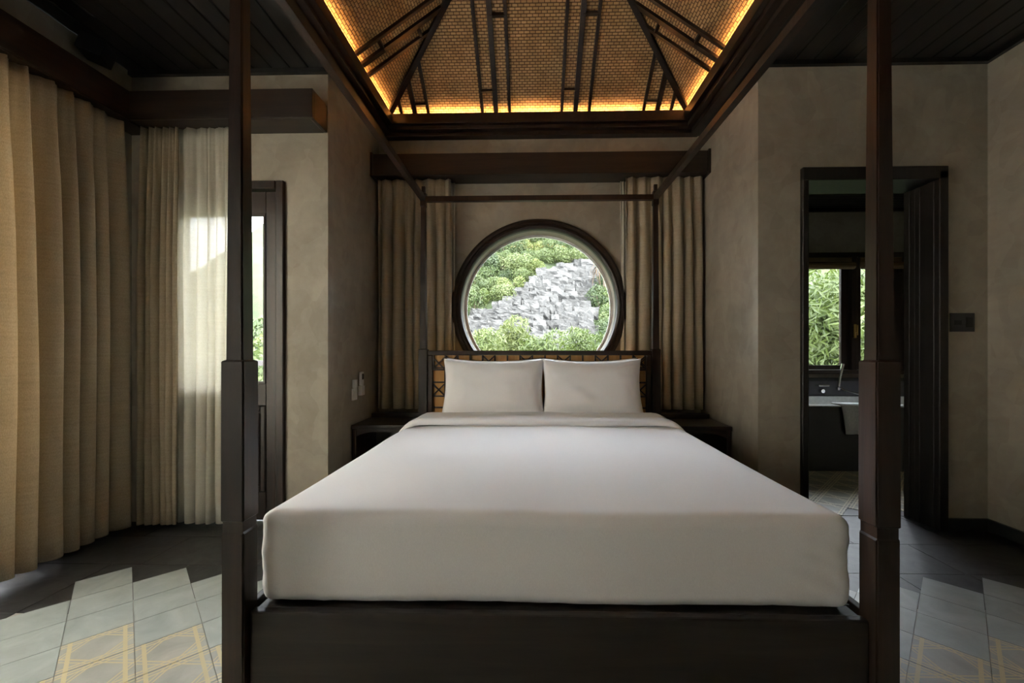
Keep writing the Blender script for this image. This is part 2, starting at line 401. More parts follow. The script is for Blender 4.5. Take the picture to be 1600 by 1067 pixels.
# ceiling: slab with opening + planks
OX0, OX1, OY0, OY1 = AL + .005, AR - .035, -.6, YB - .005      # cornice outer rectangle
ceil = boxes('ceiling', [(XL - .2, OX0, REAR - .2, YB + .2, ZC + .02, ZC + .12), (OX1, XR + .2, REAR - .2, YB + .2, ZC + .02, ZC + .12), (OX0, OX1, REAR - .2, OY0, ZC + .02, ZC + .12), (OX0, OX1, OY1, YB + .2, ZC + .02, ZC + .12)], CEILW)
setp(ceil, 'dark plank ceiling around the lit rattan coffer', 'ceiling', kind=S)
for x0, x1 in ((XL, OX0), (OX1, XR)):
    n_ = round((x1 - x0) / .125); wd = (x1 - x0) / n_
    bm = bmesh.new(); addbox(bm, -wd / 2 + .003, wd / 2 - .003, REAR, YW, 0, .02)
    bmesh.ops.bevel(bm, geom=[e for e in bm.edges if abs((e.verts[0].co - e.verts[1].co).y) > 1], offset=.005, segments=1, affect='EDGES')
    me = tomesh(bm, 'plank'); me.materials.append(CEILW)
    for k in range(n_):
        o = bpy.data.objects.new('ceiling_plank', me); C.objects.link(o); o.parent = ceil; o.location = (x0 + (k + .5) * wd, 0, ZC)
for nm, b in (('trim_1', (XL + .001, AL, YW - .03, YW - .001, ZC - .03, ZC - .001)), ('trim_2', (AR, XR - .001, YW - .03, YW - .001, ZC - .03, ZC - .001)), ('trim_3', (XR - .03, XR - .001, REAR, YW - .031, ZC - .03, ZC - .001))):
    setp(box(nm, b, CEILW), {'trim_1': 'dark ceiling moulding above the balcony door wall', 'trim_2': 'dark ceiling moulding above the bathroom doorway wall', 'trim_3': 'dark ceiling moulding along the right wall'}[nm], 'moulding', kind=S)
# coffer
cof = empty('ceiling_coffer', (.04, 1.5, ZC)); setp(cof, 'raised hipped coffer lined with woven rattan and dark battens, glowing at its rim', 'coffer', kind=S)
def frame(name, i0, i1, z0, z1, mat):
    x0, x1, y0, y1 = OX0, OX1, OY0, OY1
    for b in ((x0 + i0, x0 + i1, y0 + i0, y1 - i0, z0, z1), (x1 - i1, x1 - i0, y0 + i0, y1 - i0, z0, z1), (x0 + i1, x1 - i1, y1 - i1, y1 - i0, z0, z1), (x0 + i1, x1 - i1, y0 + i0, y0 + i1, z0, z1)):
        o = box(name, b, mat, cof, .004)
frame('cornice_board', 0, .075, ZC - .012, ZC + .05, WOODY)
frame('cornice_step', .0755, .125, ZC + .02, ZC + .085, WOODY)
frame('cornice_lip', .1255, .165, ZC + .05, ZC + .135, WOODY)
# rattan panels
RI = .02; RZ = ZC + .085; SL = .70
rx0, rx1, ry0, ry1 = OX0 + RI, OX1 - RI, OY0 + RI, OY1 - RI
hw = (rx1 - rx0) / 2; xm = (rx0 + rx1) / 2; ridge0, ridge1 = ry0 + hw, ry1 - hw; az = RZ + SL * hw
def panel(pts, uax, vorig):
    bm = bmesh.new(); uvl = bm.loops.layers.uv.new('UVMap'); n = Vector((0, 0, 1))
    lo = [bm.verts.new(Vector(p) - Vector(WLc)) for p in pts]; up = [bm.verts.new(Vector(p) - Vector(WLc) + Vector((0, 0, .05))) for p in pts]
    fs = [bm.faces.new(lo), bm.faces.new(up[::-1])]; k = len(pts)
    for i in range(k): fs.append(bm.faces.new((lo[i], lo[(i + 1) % k], up[(i + 1) % k], up[i])))
    for f in fs:
        for lp in f.loops:
            p = lp.vert.co + Vector(WLc); lp[uvl].uv = (p[uax], (p.z - RZ) * math.sqrt(1 + 1 / SL ** 2))
    return link('rattan_panel', tomesh(bm), RATTAN, cof)
WLc = (.04, 1.5, ZC)
panel([(rx0, ry1, RZ), (rx1, ry1, RZ), (xm, ridge1, az)], 0, 0)
panel([(rx0, ry0, RZ), (rx1, ry0, RZ), (xm, ridge0, az)], 0, 0)
panel([(rx0, ry0, RZ), (rx0, ry1, RZ), (xm, ridge1, az), (xm, ridge0, az)], 1, 0)
panel([(rx1, ry0, RZ), (rx1, ry1, RZ), (xm, ridge1, az), (xm, ridge0, az)], 1, 0)
dn = -.018
for p, q in (((rx0, ry1), (xm, ridge1)), ((rx1, ry1), (xm, ridge1)), ((rx0, ry0), (xm, ridge0)), ((rx1, ry0), (xm, ridge0))):
    bar('hip_rafter', (p[0], p[1], RZ + dn), (q[0], q[1], az + dn), .04, .035, WOODX, cof)
bar('ridge_beam', (xm, ridge0, az + dn), (xm, ridge1, az + dn), .04, .04, WOODX, cof)
def rafter(side, s, wd):
    """batten up the slope; side 'b' at x=s, 'l'/'r' at y=s"""
    if side == 'b': run = min(s - rx0, rx1 - s, hw) - .015; p = (s, ry1, RZ + dn * .6); q = (s, ry1 - run, RZ + SL * run + dn * .6)
    else:
        run = min(ry1 - s, s - ry0, hw) - .015; x = rx0 if side == 'l' else rx1; g = 1 if side == 'l' else -1
        p = (x, s, RZ + dn * .6); q = (x + g * run, s, RZ + SL * run + dn * .6)
    if run > .05: bar('batten', p, q, wd, .024, WOODX, cof)
def cross(side, s0, s1, run):
    z = RZ + SL * run + dn * .6
    if side == 'b': bar('short_batten', (s0, ry1 - run, z), (s1, ry1 - run, z), .022, .022, WOODX, cof)
    else:
        x = rx0 + run if side == 'l' else rx1 - run; bar('short_batten', (x, s0, z), (x, s1, z), .022, .022, WOODX, cof)
for g, c in enumerate((-1.00, -.31, .36, 1.045)):
    for d, wd in ((-.115, .024), (0, .038), (.115, .024)): rafter('b', c + d, wd)
    if g in (1, 2): cross('b', c - .115, c, .25); cross('b', c, c + .115, .66)
    if g == 0: cross('b', c, c + .115, .17)
    if g == 3: cross('b', c - .115, c, .17)
for side in 'lr':
    for c in (2.93, 2.25, 1.55, .8, .1):
        for d, wd in ((-.11, .024), (0, .038), (.11, .024)): rafter(side, c + d, wd)
        cross(side, c - .11, c, .28); cross(side, c, c + .11, .52)
for b in ((OX0 + .085, OX0 + .10, OY0 + .085, OY1 - .085), (OX1 - .10, OX1 - .085, OY0 + .085, OY1 - .085), (OX0 + .101, OX1 - .101, OY1 - .10, OY1 - .085), (OX0 + .101, OX1 - .101, OY0 + .085, OY0 + .10)):
    box('led_strip', (*b, ZC + .087, ZC + .097), LEDM, cof)

# glazed balcony door
d1 = empty('door_1', (-2.075, YW, 0)); setp(d1, 'dark timber balcony door with a tall glass pane above a panel', 'door', kind=S)
boxes('door_frame', [(DL1 - .055, DL1, YW - .025, YW + .12, 0, 2.28), (DL0, DL0 + .055, YW - .025, YW + .12, 0, 2.28), (DL0 + .055, DL1 - .055, YW - .025, YW + .12, 2.225, 2.28)], WOODV, d1, .006)
boxes('door_leaf', [(-1.795, DL1 - .057, YW + .02, YW + .065, .01, 2.222), (DL0 + .057, -2.35, YW + .02, YW + .065, .01, 2.222), (-2.35, -1.795, YW + .02, YW + .065, 2.07, 2.222), (-2.35, -1.795, YW + .02, YW + .065, .78, .93), (-2.35, -1.795, YW + .02, YW + .065, .01, .2)], WOODV, d1, .004)
boxes('raised_panel', [(-2.35, -1.795, YW + .035, YW + .055, .2, .78), (-2.30, -1.845, YW + .022, YW + .036, .25, .73)], WOODV, d1, .006)
boxes('panel_moulding', [(-1.83, -1.797, YW + .01, YW + .034, .202, .778), (-2.348, -2.315, YW + .01, YW + .034, .202, .778), (-2.315, -1.83, YW + .01, YW + .034, .745, .778), (-2.315, -1.83, YW + .01, YW + .034, .202, .235)], WOODV, d1, .006)
boxes('glazing_bead', [(-1.81, -1.797, YW + .012, YW + .03, .93, 2.07), (-2.348, -2.335, YW + .012, YW + .03, .93, 2.07), (-2.335, -1.81, YW + .012, YW + .03, .93, .945), (-2.335, -1.81, YW + .012, YW + .03, 2.055, 2.07)], WOODV, d1)
boxes('pane', [(-2.349, -1.796, YW + .04, YW + .046, .931, 2.069)], GLASS, d1)
# side windows (behind the curtains); the rear one is unseen, added for fill light
for i, (y0, y1) in enumerate(((.3, 2.15), (-3.05, -1.35))):
    e = empty('window_%d' % (i + 3), (XL, (y0 + y1) / 2, 0)); setp(e, ('wide' if i == 0 else 'added unseen narrower') + ' floor-length side window with dark timber mullions', 'window', kind=S)
    n_ = 2
    fr = [(XL - .14, XL - .04, y0, y0 + .05, 0, 2.55), (XL - .14, XL - .04, y1 - .05, y1, 0, 2.55), (XL - .14, XL - .04, y0 + .05, y1 - .05, 2.5, 2.55), (XL - .14, XL - .04, y0 + .05, y1 - .05, 0, .05)]
    for k in range(1, n_): yy = y0 + (y1 - y0) * k / n_; fr.append((XL - .13, XL - .05, yy - .04, yy + .04, .05, 2.5))
    boxes('window_frame', fr, WOODV, e)
    boxes('pane', [(XL - .095, XL - .089, y0 + .05, y1 - .05, .05, 2.5)], GLASS, e)

# bathroom doorway
d2 = empty('door_2', (2.19, YW, 0)); setp(d2, 'dark timber doorway opening to the bathroom', 'door', kind=S)
boxes('door_frame', [(DR0 - .03, DR0 + .012, YW - .025, YW + .22, 0, DRZ), (DR1 - .03, DR1 + .03, YW - .03, YW + .22, 0, DRZ), (DR0 - .03, DR1 + .03, YW - .03, YW + .22, DRZ - .055, DRZ + .03)], DOORW, d2, .005)
boxes('frame_moulding', [(DR1 - .038, DR1 - .03, YW + .0, YW + .05, 0, DRZ - .055), (DR1 - .036, DR1 - .03, YW + .10, YW + .14, 0, DRZ - .055), (DR1 - .042, DR1 - .03, YW + .17, YW + .215, 0, DRZ - .055)], DOORW, d2, .004)
# bathroom shell
BX0, BX1, BY = AR + .2, 5.0, 4.98
wall('wall_bath_left', [(BX0 - .1, BX0, YB + .22, BY, -.01, 2.84)], 'hidden bathroom side wall behind the alcove')
wall('wall_bath_right', [(BX1, BX1 + .15, YW, BY + .2, -.01, 2.84)], 'far side wall of the bathroom')
wall('wall_bath_front', [(XR + .2, BX1, YW, YW + .2, -.01, 2.84)], 'bathroom wall backing onto the bedroom')
WX0, WX1 = 2.75, 4.36
wall('wall_bath_back', [(BX0 - .1, WX0, BY, BY + .2, -.01, 2.84), (WX1, BX1, BY, BY + .2, -.01, 2.84), (WX0, WX1, BY, BY + .2, -.01, .88), (WX0, WX1, BY, BY + .2, 2.30, 2.84)], 'bathroom wall around the garden window')
bc = box('ceiling_bath', (BX0 - .1, BX1 + .15, YW + .2, BY + .2, 2.84, 2.9), CEILW); setp(bc, 'dark plank bathroom ceiling', 'ceiling', kind=S)
for k in range(9):
    y = 4.28 + k * .078; o = box('ceiling_plank', (BX0, BX1, y + .002, y + .076, 2.822, 2.839), CEILW, bc, .004)
box('soffit_board', (BX0, BX1, YW + .21, 4.27, 2.80, 2.839), PALEB, bc)
setp(box('trim_4', (BX0, BX1, BY - .03, BY - .001, 2.78, 2.821), WOODX), 'dark moulding under the bathroom ceiling', 'moulding', kind=S)
bf = box('floor_bath', (BX0 - .1, BX1, YW + .22, BY, -.011, -.001), GRANITE); setp(bf, 'patterned tile floor of the bathroom', 'floor', kind=S)
me = tme.copy(); me.materials.clear(); me.materials.append(TBATH)
for n_ in range(0, 12):
    cy = YW + .36 + P / 2 * n_
    if cy > 4.3: break
    for k in range(12):
        cx = BX0 + .2 + P * k + (P / 2 if n_ % 2 else 0)
        if cx < BX1 - .2:
            o = bpy.data.objects.new('bath_floor_tile', me); C.objects.link(o); o.parent = bf; o.rotation_euler = (0, 0, R(45)); o.location = Vector((cx, cy, .002)) - Vector(bf.location)
# bathroom window
w2 = empty('window_2', (3.55, BY, .88)); setp(w2, 'dark timber bathroom casement window over the tub', 'window', kind=S)
boxes('window_frame', [(WX0, WX0 + .05, BY - .03, BY + .1, .88, 2.30), (WX1 - .05, WX1, BY - .03, BY + .1, .88, 2.30), (WX0 + .05, WX1 - .05, BY - .03, BY + .1, 2.25, 2.30), (WX0 + .05, WX1 - .05, BY - .05, BY + .1, .88, .925), (3.735, 3.80, BY - .02, BY + .1, .925, 2.25)], WOODV, w2, .004)
for x0, x1 in ((WX0 + .052, 3.733), (3.802, WX1 - .052)):
    s_ = boxes('sash', [(x0, x0 + .07, BY + .02, BY + .06, .927, 2.248), (x1 - .09, x1, BY + .02, BY + .06, .927, 2.248), (x0 + .07, x1 - .09, BY + .02, BY + .06, .927, .98), (x0 + .07, x1 - .09, BY + .02, BY + .06, 2.19, 2.248)], WOODV, w2, .004)
    p = boxes('pane', [(x0 + .07, x1 - .09, BY + .037, BY + .043, .98, 2.19)], GLASS, w2)
h_ = boxes('brass_handle', [(3.755, 3.775, BY - .045, BY - .02, 1.30, 1.46), (3.758, 3.772, BY - .07, BY - .045, 1.36, 1.375), (3.758, 3.772, BY - .075, BY - .065, 1.33, 1.45)], BRASS, w2, .003); h_['label'] = 'brass window handle'
boxes('shutter', [(4.10, 4.30, BY - .05, BY - .022, .93, 2.06)], WOODV, w2, .006)

# ------------------------------------------------------------------ CANOPY BED
BC = .06
bed = empty('canopy_bed', (BC, 2.25, 0)); setp(bed, 'dark wooden four-poster canopy bed with a cane lattice headboard', 'bed')
def loft(name, secs, mat, parent, cx, cy, bev=.004):
    """square sections (z, half-width)"""
    bm = bmesh.new(); prev = None
    for z, hw_ in secs:
        cur = [bm.verts.new((a * hw_, b * hw_, z)) for a, b in ((-1, -1), (1, -1), (1, 1), (-1, 1))]
        if prev:
            for k in range(4): bm.faces.new((prev[k], prev[(k + 1) % 4], cur[(k + 1) % 4], cur[k]))
        else: bm.faces.new(cur[::-1])
        prev = cur
    bm.faces.new(prev)
    es = [e for e in bm.edges if abs(e.verts[0].co.z - e.verts[1].co.z) > .05]
    bmesh.ops.bevel(bm, geom=es, offset=bev, segments=2, affect='EDGES')
    o = link(name, tomesh(bm), mat, parent); o.location = Vector((cx, cy, 0)) - WL(parent); return o
NX0, NX1, NY = -.8525, .9735, 1.1925
FX0, FX1, FY = -.8685, .9645, 3.295
foot = [(0, .0325), (.628, .0325), (.634, .029), (.663, .029), (.667, .034), (1.118, .0335), (1.124, .025), (2.30, .0185), (2.31, .023), (2.41, .023), (2.42, .014), (2.45, .014)]
head = [(0, .034), (1.16, .034), (1.165, .025), (2.29, .0185), (2.30, .023), (2.40, .023), (2.405, .013), (2.455, .013)]
loft('foot_post', foot, WOODV, bed, NX0, NY); loft('foot_post', foot, WOODV, bed, NX1, NY)
loft('head_post', head, WOODV, bed, FX0, FY); loft('head_post', head, WOODV, bed, FX1, FY)
for a, b in (((NX0, NY), (FX0, FY)), ((NX1, NY), (FX1, FY)), ((FX0, FY), (FX1, FY)), ((NX0, NY), (NX1, NY))):
    v = (Vector(b) - Vector(a)).normalized() * .012
    bar('canopy_rail', (a[0] + v.x, a[1] + v.y, 2.355), (b[0] - v.x, b[1] - v.y, 2.355), .036, .04, WOODV, bed)
FOOTW = wood('footboard_wood', (.012, .010, .008), (.034, .024, .018), .5, axis=0)
box('footboard', (NX0 + .033, NX1 - .033, 1.185, 1.215, .05, .394), FOOTW, bed, .006)
box('footboard_ledge', (NX0 + .034, NX1 - .034, 1.216, 1.27, .33, .385), FOOTW, bed)
for x in (NX0 - .012, NX1 - .012): box('side_rail', (x, x + .024, NY + .036, FY - .036, .12, .39), FOOTW, bed, .004)
box('slat_base', (NX0 + .02, NX1 - .02, 1.275, 3.24, .30, .385), FOOTW, bed)
# headboard
hb = boxes('headboard_frame', [(FX0 + .035, FX1 - .035, FY - .022, FY + .022, 1.115, 1.152), (FX0 + .035, FX0 + .075, FY - .02, FY + .02, .3, 1.114), (FX1 - .075, FX1 - .035, FY - .02, FY + .02, .3, 1.114), (FX0 + .076, FX1 - .076, FY - .018, FY + .018, .3, .66)], WOODV, bed, .004)
box('cane_panel', (FX0 + .076, FX1 - .076, FY + .004, FY + .012, .661, 1.114), CANE, bed)
ix0, ix1 = FX0 + .076, FX1 - .076; bw = .092
box('lattice_bar', (ix0, ix1, FY - .014, FY + .003, 1.114 - bw - .012, 1.114 - bw), WOODV, bed)
for x in (ix0 + bw, ix1 - bw - .012): box('lattice_bar', (x, x + .012, FY - .014, FY + .003, .661, 1.114 - bw - .013), WOODV, bed)
nx = 17; sx = (ix1 - ix0) / nx
for k in range(nx + 1):
    x = min(max(ix0 + k * sx, ix0 + .006), ix1 - .006)
    if k % 3 != 2 or True: box('lattice_bar', (x - .006, x + .006, FY - .014, FY + .003, 1.114 - bw + .001, 1.114), WOODV, bed)
    if k % 3 == 1 and k < nx:
        for s in (0, 1): bar('lattice_brace', (x + s * sx, FY - .006, 1.114 - bw), (x + (1 - s) * sx, FY - .006, 1.112), .01, .012, WOODV, bed, up=(0, 1, 0))
for side in (ix0, ix1 - bw):
    for k, z in enumerate((.70, .79, .90, 1.0)):
        box('lattice_bar', (side, side + bw, FY - .014, FY + .003, z - .006, z + .006), WOODV, bed)
        if k % 2 == 1:
            for s in (0, 1): bar('lattice_brace', (side + s * bw, FY - .006, z + .006), (side + (1 - s) * bw, FY - .006, z + .095), .01, .012, WOODV, bed, up=(0, 1, 0))
# mattress in fitted white sheet
mx0, mx1, my0, my1, mz0, mz1 = -.830, .938, 1.232, 3.245, .388, .662
mc = Vector(((mx0 + mx1) / 2, (my0 + my1) / 2, (mz0 + mz1) / 2)); hx, hy, hz = (mx1 - mx0) / 2, (my1 - my0) / 2, (mz1 - mz0) / 2
def mfn(q):
    p = q.copy(); e = max(abs(q.x) / hx, abs(q.y) / hy)
    if q.z > 0: p.z += .012 * (1 - (q.x / hx) ** 2) * (1 - (q.y / hy) ** 4)
    nz = noise.noise(Vector((q.x * 2.2, q.y * 2.2, q.z * 3))) * .006
    cr = 0
    if q.y < -hy + .06:   # fine creases on the foot face, denser at the corners and hem
        k = max(0, (abs(q.x) / hx - .72) / .28)
        cr = noise.noise(Vector((q.x * 14, 0, q.z * 26 + q.x * 9))) * (.0015 + .006 * k) + max(0, -q.z / hz - .5) * noise.noise(Vector((q.x * 22, 3, q.z * 6))) * .008
    p.y += cr + (nz if q.y < -hy + .1 else 0); p.z += nz * (1 if q.z > 0 else .4)
    p.z += noise.noise(Vector((q.x * 5, q.y * 1.3, 4))) * .003 * (q.z > 0)
    if q.z < -hz + .03: p.z += -abs(noise.noise(Vector((q.x * 4, q.y * 4, 1)))) * .0
    return p
mat_o = link('mattress', softbox(hx, hy, hz, .038, 60, mfn), LINEN, None, mc, True)
setp(mat_o, 'thick mattress wrapped in a smooth tucked white sheet', 'mattress')
# folded-back sheet by the pillows
def ffn(q):
    p = q.copy(); t = abs(q.x) / .93
    p.z -= max(0, t - .84) ** 2 * 4.2
    p.z += noise.noise(Vector((q.x * 3, q.y * 9, 2))) * .008; p.y += noise.noise(Vector((q.x * 4, 1, 0))) * .02 * (q.y < 0)
    return p
fo = link('folded_sheet', softbox(.945, .175, .022, .02, 40, ffn), LINEN, None, (.058, 2.80, .692), True); setp(fo, 'white top sheet folded back below the pillows', 'sheet')
def pillow_mesh(wd, ht, th, seed):
    bm = bmesh.new(); N, M = 44, 30; g = {}
    for s in (1, -1):
        for i in range(N + 1):
            for j in range(M + 1):
                u, v = -1 + 2 * i / N, -1 + 2 * j / M
                if (abs(u) == 1 or abs(v) == 1) and s == -1: continue
                pu = 1 - .055 * (1 - v * v) * 0 - .07 * (1 - abs(v) ** 2.0) * (abs(u) ** 3); pv = 1 - .13 * (1 - abs(u) ** 2.0) * (abs(v) ** 3)
                e = max(0, (1 - abs(u) ** 3.2)) ** .55 * max(0, (1 - abs(v) ** 3.2)) ** .55
                k = noise.noise(Vector((u * 3 + seed, v * 3, s))) * .12 + noise.noise(Vector((u * 11 + seed, v * 4, s * 2))) * .11 * max(abs(u), abs(v)) ** 2
                z = s * (th / 2 * e * (1 + k) + .004 * (e > 0))
                g[i, j, s] = bm.verts.new((u * wd / 2 * pu, v * ht / 2 * pv, z))
    for s in (1, -1):
        for i in range(N):
            for j in range(M):
                f = [g.get((a, b, s)) or g[a, b, 1] for a, b in ((i, j), (i + 1, j), (i + 1, j + 1), (i, j + 1))]
                try: bm.faces.new(f if s == 1 else f[::-1])
                except ValueError: pass
    return tomesh(bm)
for i, (x, y, z, tilt, rz, wd, ht, lab) in enumerate(((-.288, 3.045, .874, 74, 0, .76, .455, 'plump white pillow standing in front on the switch side of the bed'), (.434, 3.045, .874, 74, 0, .74, .455, 'plump white pillow standing in front on the bathroom side of the bed'),
        (-.30, 3.195, .882, 78, .02, .74, .44, 'white pillow tucked behind the front pillow on the switch side'), (.435, 3.195, .882, 78, -.02, .74, .44, 'white pillow tucked behind the front pillow on the bathroom side'))):
    o = link('pillow', pillow_mesh(wd, ht, .16 if i < 2 else .10, i * 7), LINEN, None, (x, y, z), True); o.rotation_euler = (R(tilt), 0, rz)
    setp(o, lab, 'pillow', 'bed pillows')
# nightstands
def nightstand(x0, x1, lab):
    e = empty('nightstand', ((x0 + x1) / 2, 3.28, 0)); setp(e, lab, 'nightstand', 'bedside nightstands')
    y0, y1, zt = 3.06, 3.50, .598
    box('top', (x0, x1, y0, y1, zt - .03, zt), WOODX, e, .008)
    box('back_ledge', (x0 + .02, x1 - .02, y1 - .10, y1 - .001, zt + .001, zt + .038), WOODX, e, .008)
    for x in (x0 + .006, x1 - .036): box('side_panel', (x, x + .03, y0 + .012, y1 - .01, 0, zt - .031), WOODV, e, .006)
    box('back_panel', (x0 + .037, x1 - .037, y1 - .03, y1 - .012, .06, zt - .031), WOODX, e)
    box('shelf', (x0 + .037, x1 - .037, y0 + .02, y1 - .031, .16, .185), WOODX, e)
    # arched apron
    bm = bmesh.new(); a, b = x0 + .037, x1 - .037; N = 14; prev = None
    for k in range(N + 1):
        t = k / N; x = a + (b - a) * t; zl = zt - .031 - .022 - .035 * abs(2 * t - 1) ** 3
        cur = [bm.verts.new((x, y, z)) for y, z in ((y0 + .014, zl), (y0 + .014, zt - .031), (y0 + .034, zt - .031), (y0 + .034, zl))]
        if prev:
            for q in range(4): bm.faces.new((prev[q], prev[(q + 1) % 4], cur[(q + 1) % 4], cur[q]))
        else: bm.faces.new(cur)
        prev = cur
    bm.faces.new(prev); o = link('apron', tomesh(bm), WOODX, e); o.location = -WL(e)
nightstand(AL + .012, -.905, 'low dark nightstand below the remote control wall'); nightstand(1.0, AR - .012, 'low dark nightstand against the sunlit alcove wall')

# ------------------------------------------------------------------ VALANCES AND CURTAINS
v1 = empty('curtain_valance', (.05, 3.56, 2.62)); setp(v1, 'straight dark wooden curtain box above the round window', 'valance')
box('front_board', (AL + .012, AR - .012, 3.46, 3.48, 2.622, 2.80), WOODX, v1, .003); box('bottom_board', (AL + .014, AR - .014, 3.481, YB - .002, 2.622, 2.645), WOODX, v1)
box('top_board', (AL + .014, AR - .014, 3.481, YB - .002, 2.775, 2.798), WOODX, v1)
for x in (AL + .002, AR - .022): box('end_cap', (x, x + .02, 3.445, YB - .002, 2.612, 2.81), WOODX, v1, .003)
v2 = empty('corner_curtain_valance', (-2.0, 2.6, 2.6)); setp(v2, 'L-shaped dark wooden curtain box running along the side wall and over the balcony door', 'valance')
box('front_board', (-2.53, AL - .004, 2.55, 2.572, 2.60, 2.78), WOODX, v2, .003); box('bottom_board', (-2.53, AL - .028, 2.573, YW - .002, 2.60, 2.62), WOODX, v2)
box('end_cap', (AL - .026, AL - .004, 2.573, YW - .002, 2.60, 2.78), WOODX, v2, .003)
box('side_board', (-2.553, -2.531, REAR + .1, 2.572, 2.60, 2.78), WOODY, v2, .003); box('side_bottom_board', (XL + .002, -2.554, REAR + .1, YW - .002, 2.60, 2.62), WOODY, v2)
def curtain(name, p0, p1, z0, z1, nf, amp, mat, lab, seed, th=.003, pinch=.45, slope=None, group=None):
    """pleated hanging; p0->p1 plan line, folds swing to either side of it"""
    random.seed(seed); p0 = Vector(p0); p1 = Vector(p1); d = p1 - p0; L = d.length; d.normalize(); nrm = Vector((-d.y, d.x))
    N = nf * 14; M = 30; ph = [random.uniform(-1.1, 1.1) for _ in range(nf + 2)]; am = [random.uniform(.5, 1.25) for _ in range(nf + 2)]; wk = [random.uniform(.6, 1.5) for _ in range(nf)]; cum = [sum(wk[:q]) / sum(wk) for q in range(nf + 1)]
    bm = bmesh.new(); rows = []
    for j in range(M + 1):
        t = j / M; z = z1 + (z0 - z1) * t; row = []
        for i in range(N + 1):
            f = i / 14; k = min(int(f), nf - 1); fr = f - k; s = cum[k] + (cum[k + 1] - cum[k]) * fr
            a = am[k] * (1 - fr) + am[k + 1] * fr; q = ph[k] * (1 - fr) + ph[k + 1] * fr
            A = amp * a * (pinch + (1 - pinch) * min(1, t * 3.2) ** .8)
            arg = 2 * math.pi * f + q * (.5 + .5 * t)
            w_ = math.sin(arg); w_ = math.copysign(abs(w_) ** (3.0 - 2.2 * min(1, t * 5)), w_)
            off = A * w_ + .012 * noise.noise(Vector((s * 6, t * 2.5, seed)))
            al = s * L + amp * .35 * math.cos(arg) * min(1, t * 2) + .012 * noise.noise(Vector((s * 4, t * 1.5, seed + 9))) * t
            al = max(0, min(L, al))
            pt = p0 + d * al + nrm * off; row.append(bm.verts.new((pt.x, pt.y, z)))
        rows.append(row)
    for j in range(M):
        for i in range(N): bm.faces.new((rows[j][i], rows[j][i + 1], rows[j + 1][i + 1], rows[j + 1][i]))
    c = (p0 + p1) / 2; bmesh.ops.translate(bm, verts=bm.verts[:], vec=(-c.x, -c.y, -z0))
    o = link(name, tomesh(bm), mat, None, (c.x, c.y, z0), True)
    m = o.modifiers.new('thickness', 'SOLIDIFY'); m.thickness = th; m.offset = 0
    setp(o, lab, 'curtain', group); return o
curtain('drape', (AL + .03, 3.553), (-.70, 3.553), .655, 2.621, 7, .042, DRAPE, 'beige pleated drape on the remote control side of the round window', 3)
curtain('drape', (.79, 3.553), (AR - .03, 3.553), .655, 2.621, 7, .042, DRAPE, 'beige pleated drape on the bathroom side of the round window', 5)
curtain('sheer_curtain', (-.745, 3.634), (-.68, 3.634), .66, 2.621, 2, .012, SHEER, 'narrow edge of white voile beside the round window, remote control side', 8, .002)
curtain('sheer_curtain', (.76, 3.634), (.83, 3.634), .66, 2.621, 2, .012, SHEER, 'narrow edge of white voile beside the round window, bathroom side', 9, .002)
curtain('drape', (-2.60, 1.72), (-2.60, 2.585), .035, 2.599, 10, .055, DRAPE, 'long beige pleated drape hanging along the side wall', 11)
curtain('drape', (-2.55, 2.65), (-2.30, 2.65), .03, 2.599, 6, .042, DRAPE, 'beige pleated drape gathered in the corner by the balcony door', 12)
curtain('sheer_curtain', (-2.318, 2.662), (-1.965, 2.655), .03, 2.599, 5, .025, SHEER, 'translucent white voile curtain half across the balcony door', 13, .002)
curtain('sheer_curtain', (-2.625, .2), (-2.625, 1.715), .03, 2.599, 12, .03, SHEER, 'wide translucent voile curtain over the side window', 14, .002)
curtain('sheer_curtain', (-2.625, -3.05), (-2.625, -1.3), .03, 2.599, 14, .03, SHEER, 'translucent voile curtain over the added unseen rear window', 15, .002)  # covers the rear window that was added to let in more light

# ------------------------------------------------------------------ SMALL FITTINGS
e = empty('remote_control', (AL, 3.245, .87)); setp(e, 'white air conditioner remote with a dark display in a wall holder', 'remote control')
box('holder', (AL + .001, AL + .03, 3.215, 3.275, .80, .875), WHITEP, e, .004); box('remote_body', (AL + .006, AL + .026, 3.22, 3.27, .878, .985), WHITEP, e, .006); box('display', (AL + .0262, AL + .028, 3.228, 3.262, .925, .97), BLACKP, e)
e = empty('wall_switch', (AL, 3.135, .83)); setp(e, 'white bedside switch plate beside the remote holder', 'switch')
box('plate', (AL + .001, AL + .012, 3.095, 3.175, .775, .865), WHITEP, e, .003); box('rocker', (AL + .012, AL + .017, 3.115, 3.155, .79, .85), WHITEP, e, .002); box('card_holder', (AL + .001, AL + .02, 3.11, 3.16, .868, .93), WHITEP, e, .003)
e = empty('light_switch', (2.757, YW, 1.33)); setp(e, 'charcoal double switch plate on the wall beside the bathroom doorway', 'switch')
box('plate', (2.68, 2.83, YW - .010, YW - .001, 1.272, 1.392), GREYP, e, .003); box('rocker', (2.70, 2.745, YW - .014, YW - .0101, 1.315, 1.345), BLACKP, e, .001); box('rocker', (2.775, 2.815, YW - .014, YW - .0101, 1.30, 1.365), BLACKP, e, .001)
e = empty('ceiling_speaker', (-2.60, 2.40, ZC)); setp(e, 'small black box speaker tucked under the ceiling above the side curtains', 'speaker')
o = box('cabinet', (-2.66, -2.54, 2.33, 2.47, 2.88, 2.98), BLACKP, e, .008); o.rotation_euler = (0, R(18), R(25)); box('bracket', (-2.62, -2.58, 2.38, 2.42, 2.975, ZC - .001), BLACKP, e)

